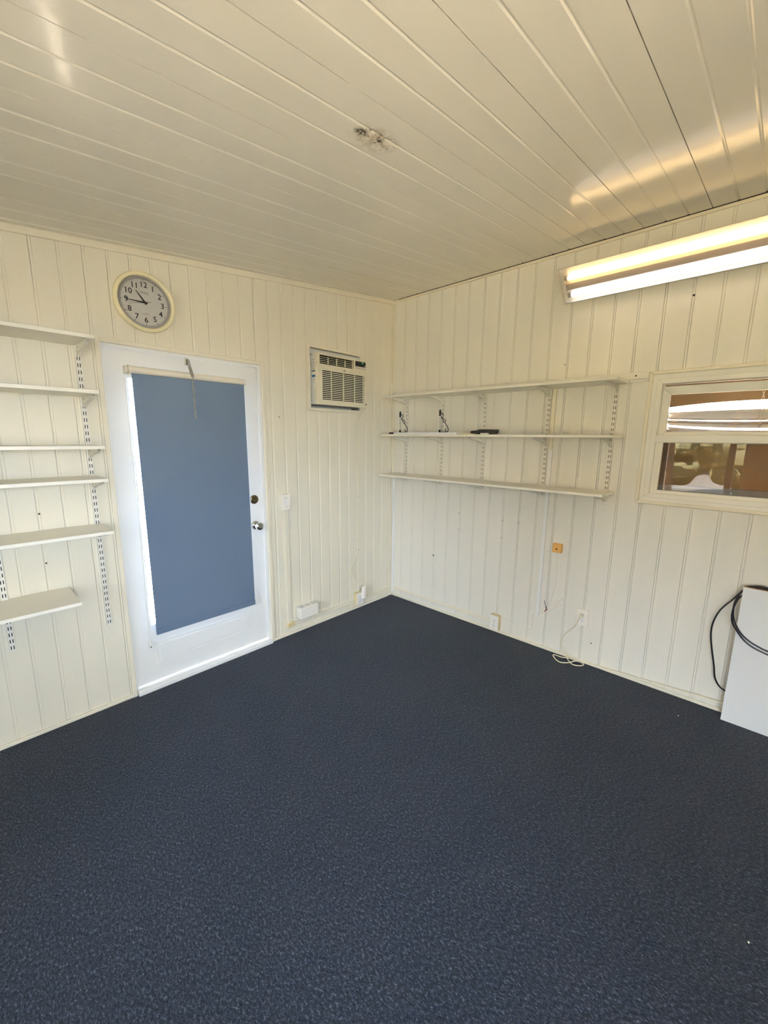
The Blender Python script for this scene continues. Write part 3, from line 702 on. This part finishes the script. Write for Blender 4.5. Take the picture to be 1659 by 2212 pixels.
lab = {'top': 'white shelf board highest on the left wall, level with the top of the door', 'second': 'white shelf board second from the top on the left wall', 'third': 'white shelf board third from the top on the left wall', 'fourth': 'white shelf board fourth from the top on the left wall', 'fifth': 'white shelf board fifth from the top on the left wall, ending near the door', 'lowest': 'short deep white shelf board lowest on the left wall, ending well before the door'}
for nm, z, dp, x1 in LS:
    b = B(); b.box(-3.15, x1, -dp, -.004, z-TH, z, .0015)
    o = obj('shelf_board', b, M['shelf'], origin=(-2.7, -.12, z-TH))
    tag(o, lab[nm], 'shelf', 'shelf boards on the left wall')
# right wall set (built in the same frame then turned to face -x)
def turn(b):     # (x, y, z) -> right wall: distance along wall = -y, depth = -x
    for v in b.bm.verts: v.co = Vector((v.co.y, v.co.x, v.co.z))
    return b
RSH = [('top', 1.842, (-1.861, -.086)), ('middle', 1.527, (-1.867, -.076)), ('bottom', 1.187, (-1.846, -.055))]
RST = [-.167, -.545, -.924, -1.400, -1.799]
sd = None
for i, y in enumerate(RST):
    if sd is None: sd = o = obj('shelf_standard', turn(standard(y, 1.119, 1.826)), M['shelf_metal']); obj('slot_shade_strip', turn(core(y, 1.119, 1.826)), M['dark'], o)
    else: o = dup(sd, (0, y-RST[0], 0))
    tag(o, 'slotted white shelf standard on the right wall, %s from the room corner' % ordn[i], 'shelf standard', 'slotted standards on the right wall')
b0 = None
for nm, z, yy in RSH:
    for i, y in enumerate(RST):
        if b0 is None:
            b0 = o = obj('shelf_bracket', turn(bracket(y, z-TH, .195)), M['shelf_metal'], origin=(-.0135, y, z-TH)); obj('screw_hole', turn(holes(y, z-TH)), M['dark'], o)
        else: o = dup(b0, (0, y-RST[0], z-RSH[0][1]))
        tag(o, 'white steel bracket under the %s right wall shelf, %s from the room corner' % (nm, ordn[i]), 'shelf bracket', 'shelf brackets on the right wall')
for nm, z, (ya, yb) in RSH:
    b = B(); b.box(-.250, -.010, ya, yb, z-TH, z, .0015)
    tag(obj('shelf_board', b, M['shelf']), 'long white %s shelf board on the right wall%s' % (nm, {'top': '', 'middle': ' holding small black items', 'bottom': ', empty'}[nm]), 'shelf', 'long shelf boards on the right wall')
r = thing('hang_rail', (0, -1.03, 1.829), 'white metal hang rail on the right wall reaching past the top shelf to the window', 'hang rail')
b = B(); b.box(-.008, 0, -1.957, -.12, 1.844, 1.886, .0015); b.box(-.008, 0, -1.957, -1.866, 1.831, 1.850, .0015); obj('rail', b, M['shelf_metal'], r)
b = B(); b.cyl((-.0088, -1.892, 1.867), (-.007, -1.892, 1.867), .0045, 14); obj('screw_hole', b, M['ink'], r)

# ------------------------------------------------------------------ things on the middle right shelf
ZT = 1.527
b = B(); b.box(-.235, -.060, -.830, -.210, ZT+.0004, ZT+.0150, .001); tag(obj('spare_board', b, M['whiteboard']), 'thin white spare board lying flat on the middle right shelf under two black hooks', 'board')
b = B(); b.box(-.230, -.08, -.955, -.832, ZT+.0004, ZT+.008, .001); tag(obj('cardboard_strip', b, mat('tan_card', (206, 196, 160), .6, .3)), 'thin tan strip lying on the middle right shelf between board and black box', 'strip')
b = B(); b.cyl((-.20, -.135, ZT+.009), (-.20, -.207, ZT+.009), .007, 14); b.cyl((-.20, -.128, ZT+.009), (-.20, -.136, ZT+.009), .004, 10); tag(obj('black_marker', b, M['black'], smooth=True), 'short black marker at the corner end of the middle right shelf', 'marker')
def hook(y, label):
    zb = ZT+.0152; x = -.17
    t = thing('plant_hook', (x, y, zb), label, 'hook', 'black wall hooks on the middle shelf')
    b = B(); b.box(x-.003, x+.003, y-.008, y+.008, zb, zb+.020, .001); b.prism([(x-.003, y-.008, zb+.125), (x-.003, y-.008, zb+.160), (x-.003, y-.004, zb+.172), (x-.003, y+.004, zb+.172), (x-.003, y+.008, zb+.160), (x-.003, y+.008, zb+.125)], (.006, 0, 0)); b.box(x-.002, x+.002, y-.007, y+.007, zb+.018, zb+.130); obj('back_bar', b, M['iron'], t)
    b = B(); b.box(x-.0042, x-.0025, y-.0085, y+.0085, zb+.022, zb+.124); lb = obj('paper_label', b, M['paper'], t)
    b = B()
    for i in range(5): b.box(x-.0048, x-.0042, y-.005+.002*(i % 2), y+.004, zb+.034+i*.018, zb+.041+i*.018)
    obj('print', b, M['faint'], lb)
    b = B()   # upper curl, diamond brace, lower curl
    P = lambda u, v: (x, y-u, zb+v)
    b.tube([P(.006, .138), P(.014, .146), P(.024, .145), P(.030, .134), P(.028, .122), P(.022, .118)], .0028, 6, smooth=2)
    b.tube([P(.006, .120), P(.030, .106), P(.046, .098), P(.052, .080)], .0026, 6); b.tube([P(.030, .106), P(.034, .086), P(.048, .070)], .0022, 6); b.tube([P(.046, .098), P(.054, .084), P(.048, .070)], .0022, 6)
    b.tube([P(.010, .118), P(.030, .088), P(.044, .072)], .0022, 6)
    b.tube([P(.048, .072), P(.068, .048), P(.079, .028), P(.078, .010), P(.066, .0035), P(.056, .010), P(.054, .022), P(.058, .028)], .0030, 6, smooth=2)
    b.tube([P(.006, .003), P(.030, .0025), P(.062, .0035)], .0018, 6)
    obj('scroll_arm', b, M['iron'], t, smooth=True)
hook(-.225, 'black iron scroll hook with white label standing on the shelf, nearer the corner')
hook(-.630, 'black iron scroll hook with white label standing on the shelf, farther from the corner')
r = thing('label_printer', (-.15, -1.0, ZT), 'flat black plastic box lying on the middle right shelf by the third standard', 'box')
b = B(); b.box(-.20, -.10, -1.095, -.985, ZT+.010, ZT+.036, .004); b.prism([(-.19, -.985, ZT+.032), (-.19, -.925, ZT+.026), (-.19, -.915, ZT+.018), (-.19, -.925, ZT+.004), (-.19, -.985, ZT+.003)], (.07, 0, 0)); b.box(-.19, -.11, -1.090, -.990, ZT+.0005, ZT+.012, .002); bd = obj('case', b, M['black'], r)
b = B(); b.box(-.2006, -.190, -1.065, -1.005, ZT+.0006, ZT+.011); obj('white_strip', b, M['plastic'], r)

# ------------------------------------------------------------------ fluorescent wrap light, tilted on the right wall
T0, Bq = Vector((-.200, 0, 2.478)), Vector((-.035, 0, 2.333)); LA = (Bq-T0).normalized(); LN = Vector((LA.z, 0, -LA.x)); LW = (Bq-T0).length
if LN.x > 0: LN = -LN
LY0, LY1 = -1.463, -2.683
lp = lambda s_, h, y: T0+LA*s_+LN*h+Vector((0, y, 0))
r = thing('fluorescent_light', (-.03, (LY0+LY1)/2, 2.333), 'long two tube fluorescent wrap light glowing high on the right wall', 'light fixture')
b = B()
b.prism([lp(s_, h, LY0-.004) for s_, h in ((.050, -.014), (.056, -.050), (.164, -.050), (.170, -.014))], (0, LY1-LY0+.008, 0)); obj('housing', b, M['white'], r)
b = B(); b.prism([lp(s_, h, LY0-.004) for s_, h in ((.004, -.010), (.004, -.0125), (.2090, -.0125), (.2090, .0135), (.2065, .0135), (.2065, -.010))], (0, LY1-LY0+.008, 0)); obj('reflector_pan', b, M['white'], r)  # lower lip added to block glare on the wall below
b = B(); b.prism([lp(s_, h, LY0-.03) for s_, h in ((.082, -.0095), (.090, .012), (.126, .012), (.134, -.0095))], (0, LY1-LY0+.06, 0)); obj('ballast_cover', b, M['grey'], r, label='grey cover between the two tubes')
for s_, mt, lbl in ((.054, M['tube_warm'], 'warm yellow glowing tube'), (.162, M['tube_white'], 'cool white glowing tube')):
    b = B(); b.cyl(lp(s_, .005, LY0-.050), lp(s_, .005, LY1+.035), .0128, 20); tb = obj('tube', b, mt, r, smooth=True, label=lbl)
    for ya in (LY0-.033, LY1+.035):
        b = B(); b.cyl(lp(s_, .005, ya), lp(s_, .005, ya-.017), .0132, 20); obj('end_cap', b, M['steel'], tb)
for y_ in (LY0-.027, LY1+.006):
    b = B(); b.prism([lp(s_, h, y_) for s_, h in ((.034, -.0095), (.034, .011), (.184, .011), (.184, -.0095))], (0, .006, 0)); obj('lamp_holder', b, M['plastic'], r)
LP = [(0, -.014), (0, .004), (.005, .010), (.016, .016), (.04, .022), (.075, .026), (.11, .0275), (.145, .026), (.18, .022), (.203, .0165), (.2145, .0095), (LW, .002), (LW, -.012)]
b = B()
for a, c in zip(LP, LP[1:]): b.quad(lp(*a, LY0), lp(*c, LY0), lp(*c, LY1), lp(*a, LY1))
obj('lens', b, M['lens'], r, smooth=True)
for y_ in (LY0+.0005, LY1-.0025):
    b = B(); b.prism([lp(s_, h, y_) for s_, h in LP], (0, .002, 0)); obj('end_plate', b, M['plastic'], r)
for y_ in (-1.75, -2.40):
    b = B(); p = [lp(.075, -.048, y_), lp(.150, -.048, y_)]; b.prism([p[0], p[1], (-.001, y_, p[1].z+.005), (-.001, y_, p[0].z+.03)], (0, .03, 0)); obj('mounting_bracket', b, M['shelf_metal'], r)

# ------------------------------------------------------------------ window in the right wall
r = thing('window_1', (0, -2.45, 1.16)); struct(r)
ya, yb = -2.95, -1.962; za, zb = 1.130, 1.884
def frame(bb, y0, y1, z0, z1, w_, x0, x1):
    o = [(y0, z0), (y1, z0), (y1, z1), (y0, z1)]; i = [(y0+w_, z0+w_), (y1-w_, z0+w_), (y1-w_, z1-w_), (y0+w_, z1-w_)]
    for k in range(4): bb.prism([(x0, q[0], q[1]) for q in (o[k], o[(k+1) % 4], i[(k+1) % 4], i[k])], (x1-x0, 0, 0))
b = B(); frame(b, ya, yb, za, zb, .020, -.018, 0); obj('casing_bead', b, M['trim'], r, bevel=.006)
b = B(); frame(b, ya+.019, yb-.019, za+.019, zb-.019, .034, -.008, .0); obj('casing', b, M['vinyl'], r, bevel=.001)
b = B(); frame(b, ya+.04, yb-.040, za+.038, zb-.045, .028, -.012, .075); obj('frame', b, M['vinyl'], r, bevel=.003)
fy0, fy1, fz0, fz1 = ya+.067, yb-.067, za+.066, zb-.073
def sash(nm, y0, y1, z0, z1, x0, x1, w_, wb=None):
    b = B(); frame(b, y0, y1, z0, z1, w_, x0, x1); s_ = obj(nm, b, M['vinyl'], r, bevel=.003)
    b = B(); b.quad((x0+.012, y0+w_-.002, z0+w_-.002), (x0+.012, y1-w_+.002, z0+w_-.002), (x0+.012, y1-w_+.002, z1-w_+.002), (x0+.012, y0+w_-.002, z1-w_+.002)); obj('pane', b, M['glass'], s_); return s_
sash('upper_sash', fy0+.002, fy1+.008, 1.502, 1.800, .030, .055, .046)
sash('lower_sash', fy0-.004, fy1+.006, 1.172, 1.528, .006, .028, .042)
b = B(); b.box(.030, .050, fy0, fy1, 1.212, 1.246); obj('screen_rail', b, M['insect'], r)
b = B(); b.box(-.010, .01, ya+.05, yb-.045, 1.488, 1.529, .004); obj('meeting_rail', b, M['vinyl'], r)
# porch behind the window; slit roof and inner board added to shape its daylight
b = B()
b.box(.42, .45, -3.4, -1.5, .7, 2.25); b.box(.11, .42, -1.62, -1.58, .7, 2.25); b.box(.11, .42, -3.3, -3.26, .7, 2.25); b.box(.11, .45, -3.4, -1.5, .68, .72); b.box(.146, .45, -3.4, -1.5, 2.25, 2.28); b.box(.19, .45, -3.3, -1.6, 1.505, 1.525)
struct(obj('wall_porch', b, M['brownwall']))
r = thing('window_blind', (.10, -2.45, 1.54), 'sagging white blind slats seen through the upper window pane', 'blind')
cv = lambda y: max(0, 1-((y+2.46)/.42)**2)
for k, (t0, t1, b0_, b1_) in enumerate(((1.690, 1.716, 1.632, 1.618), (1.628, 1.614, 1.612, 1.594), (1.606, 1.588, 1.556, 1.524))):
    b = B(); N = 20
    for i in range(N):
        yA, yB = -2.88+.84*i/N, -2.88+.84*(i+1)/N
        pts = []
        for q in (yA, yB):
            c = cv(q); zt, zb_ = t0+(t1-t0)*c, b0_+(b1_-b0_)*c
            pts.append([(.155-.016*math.sin(math.pi*v/6)+.012*v/6, q, zt+(zb_-zt)*v/6) for v in range(7)])
        for v in range(6): b.prism([pts[0][v], pts[1][v], pts[1][v+1], pts[0][v+1]], (.0015, 0, 0))
    obj('slat', b, M['slat'], r)
b = B(); z = 1.76; i = 0
while z > 1.53: link(b, (.120, -2.455-.03*(1.76-z), z), .030, .011, .0012, .3 if i % 2 else 1.7); z -= .022; i += 1
obj('pull_chain', b, M['steel'], r)

# ------------------------------------------------------------------ white panel with black cable, right edge
r = thing('folding_panel', (-.045, -2.9, 0), 'white flat panel unit standing on the carpet against the right wall', 'panel')
b = B(); b.box(-.086, -.080, -3.25, -2.509, 0, .761, .001); obj('front_panel', b, M['whiteboard'], r)
b = B(); b.box(-.080, -.045, -3.245, -2.512, 0, .757); obj('core', b, M['whiteboard'], r)
b = B(); b.box(-.080, -.045, -3.245, -2.512, .757, .7605); obj('top_edge', b, M['wood'], r, label='brown board top edge')
b = B(); R_ = .0042
b.tube([(-.035, -2.56, .700), (-.040, -2.53, .720), (-.045, -2.505, .723), (-.05, -2.476, .674), (-.05, -2.432, .600), (-.05, -2.410, .509), (-.05, -2.416, .414), (-.048, -2.445, .277), (-.042, -2.457, .207), (-.036, -2.484, .160), (-.032, -2.52, .142), (-.03, -2.56, .13)], R_, 8, smooth=2)
b.tube([(-.035, -2.535, .745), (-.060, -2.508, .736), (-.094, -2.492, .70), (-.098, -2.485, .660), (-.097, -2.489, .60), (-.092, -2.51, .545), (-.091, -2.545, .50), (-.091, -2.60, .468), (-.091, -2.68, .455), (-.091, -2.8, .50)], R_, 8, smooth=2)
b.tube([(-.035, -2.525, .71), (-.060, -2.503, .700), (-.094, -2.490, .672), (-.099, -2.484, .630), (-.098, -2.488, .572), (-.092, -2.515, .520), (-.091, -2.56, .470), (-.091, -2.62, .444), (-.091, -2.70, .436), (-.091, -2.82, .48)], R_, 8, smooth=2)
b.tube([(-.060, -2.535, .765), (-.055, -2.58, .774), (-.058, -2.66, .768), (-.062, -2.74, .766), (-.06, -2.82, .768)], R_, 8, smooth=2)
b.tube([(-.05, -2.545, .765), (-.068, -2.60, .769), (-.066, -2.68, .776), (-.05, -2.76, .768)], R_, 8, smooth=2)
b.tube([(-.060, -2.535, .765), (-.04, -2.520, .755), (-.035, -2.535, .745)], R_, 8, smooth=2); b.tube([(-.05, -2.545, .765), (-.038, -2.522, .740), (-.035, -2.525, .71)], R_, 8, smooth=2)
tag(obj('power_cable', b, M['cableblack'], smooth=True), 'black cable looped over the top and front of the white flat panel', 'cable')

# ------------------------------------------------------------------ nails, lint
def nail(p, ax, label, rr=.003):
    b = B(); b.lathe(p, ax, [(rr*.5, 0), (rr*.5, .004), (rr, .004), (rr, .0055), (rr*.5, .006)], 10)
    tag(obj('nail', b, M['nail_gap_shade'], smooth=True), label, 'nail', 'nails in the walls')
G1 = 'small dark nail in the right wall below the bottom shelf'
for y, z in ((-.735, .899), (-.736, .764), (-1.115, .897), (-1.114, .762), (-1.243, .895)): nail((0, y, z), (-1, 0, 0), G1)
nail((0, -.489, .493), (-1, 0, 0), 'larger dark screw low on the right wall toward the corner', .0065)
nail((0, -1.808, .156), (-1, 0, 0), 'dark nail low on the right wall just right of the outlet plate', .004)
nail((0, -2.118, 2.255), (-1, 0, 0), 'dark screw on the right wall below the light fixture', .0055)
nail((0, -1.478, 1.973), (-1, 0, 0), 'dark nail on the right wall above the top shelf')
nail((0, -1.474, .724), (-1, 0, 0), 'tiny nail just left of the amber phone jack', .002)
nail((0, -2.539, 1.123), (-1, 0, 0), 'x') if False else None
nail((-2.539, 0, 1.123), (0, -1, 0), 'dark nail on the left wall between the fourth and fifth shelves', .004)
nail((-2.539, 0, .878), (0, -1, 0), 'dark nail on the left wall between the fifth and lowest shelves', .004)
nail((-1.193, 0, 1.632), (0, -1, 0), 'dark nail on the left wall between door and air conditioner', .0035)
nail((-.443, 0, 1.0), (0, -1, 0), 'upper dark clip nail holding the air conditioner cord', .0035)
nail((-.443, 0, .533), (0, -1, 0), 'lower dark clip nail holding the air conditioner cord', .0035)
for (x, y), lb in (((-.216, -2.337), 'tiny white lint on the carpet beside the white flat panel'), ((-1.327, -2.667), 'tiny white lint on the dark carpet in the right foreground')):
    b = B(); b.ball((x, y, .003), .004, 6, 4, (1, .7, .6)); tag(obj('lint', b, M['lint']), lb, 'lint', 'bits of lint on the carpet')

# ------------------------------------------------------------------ windows behind the camera
def back_window(name, fn, a0, a1, z0, z1, mull):
    t = thing(name, fn((a0+a1)/2, 0, z0)); struct(t)
    def bx(bb, p, q, zz0, zz1, d0, d1):
        u, v = fn(p, d0, zz0), fn(q, d1, zz1); bb.box(min(u[0], v[0]), max(u[0], v[0]), min(u[1], v[1]), max(u[1], v[1]), zz0, zz1)
    b = B(); f = .05
    bx(b, a0, a0+f, z0, z1, -.02, .08); bx(b, a1-f, a1, z0, z1, -.02, .08); bx(b, a0+f, a1-f, z0, z0+f, -.02, .08); bx(b, a0+f, a1-f, z1-f, z1, -.02, .08)
    for mq in mull: bx(b, mq-.035, mq+.035, z0+f, z1-f, -.01, .07)
    obj('frame', b, M['vinyl'], t)
    b = B(); bx(b, a0+f, a1-f, z0+f, z1-f, .035, .040); obj('pane', b, M['glass'], t)
back_window('window_2', lambda a, d_, z: (WX-d_, a, z), -2.32, -1.36, .70, 2.0, [-2.14])
back_window('window_3', lambda a, d_, z: (a, SY_-d_, z), -3.7, -2.3, .90, 2.0, [-3.0])
back_window('added_window', lambda a, d_, z: (WX-d_, a, z), -3.95, -2.75, .70, 2.0, [])  # unseen window added to brighten the right wall

# ------------------------------------------------------------------ outdoors (seen only through glass and in reflections)
b = B(); b.box(-60, 60, .4, 60, -.5, -.4); b.box(-60, -4.8, -60, .4, -.5, -.4); b.box(-4.8, 60, -60, -4.6, -.5, -.4); struct(obj('ground', b, M['road']))
b = B(); b.box(-8, -4.5, -8, 4, -.41, -.385); b.box(-4.5, 4, -8, -4.3, -.41, -.385); b.box(-4.5, 4, .2, 4, -.41, -.385); struct(obj('bounce_patio', b, M['bounce_patio']))  # unseen paving added to bounce warm light onto ceiling and upper walls
b = B(); b.box(-16, -8, -12, 8, -.4, -.37); struct(obj('lawn', b, M['grass']))
b = B(); rnd = random.Random(5)
for i in range(150): b.ball((-15.5+rnd.uniform(-.6, .6), -9+i*.1, rnd.uniform(-.2, 1.5)), rnd.uniform(.25, .5), 7, 5)
tag(obj('hedge', b, M['leaf']), 'loose green hedge across the lawn outside the side window', 'hedge', kind='stuff')
t = thing('house', (-27, 0, -.4), 'added grey house backdrop covering the reflected sky outside the side window', 'house')  # backdrop added to cover bright sky in the window reflection
b = B(); b.box(-31, -27, -22, 9, -.4, 3.6); obj('wall', b, mat('grey_siding', (84, 86, 84), .8, .2), t)
b = B(); b.prism([(-26.4, -22.5, 3.5), (-31.6, -22.5, 3.5), (-29, -22.5, 6)], (0, 32, 0)); obj('roof', b, mat('dark_shingle', (70, 66, 62), .9, .1), t)
for yy in (-14, -8, -3, 2, 6):
    b = B(); b.box(-27.03, -26.99, yy-.7, yy+.7, .9, 2.2); obj('window', b, M['insect'], t)
for (x, y, h, rr, lb) in ((-8.6, -.85, 3.2, .12, 'slim dark tree trunk outside the side window, nearer'), (-12.5, -2.6, 4, .16, 'thicker tree outside the side window, farther'), (-17, 1.2, 4.5, .2, 'tree across the street outside the side window')):
    t = thing('tree', (x, y, -.4), lb, 'tree', 'trees outside the side window')
    b = B(); b.tube([(x, y, -.4), (x+.05, y+.04, h*.4), (x-.04, y, h)], [rr, rr*.8, rr*.5], 10); obj('trunk', b, M['bark'], t, smooth=True)
    b = B(); rnd = random.Random(int(h*10))
    for i in range(16): b.ball((x+rnd.uniform(-1, 1), y+rnd.uniform(-1, 1), h+rnd.uniform(-.3, 1.3)), rnd.uniform(.35, .6), 8, 6)
    obj('crown', b, M['leaf'], t)
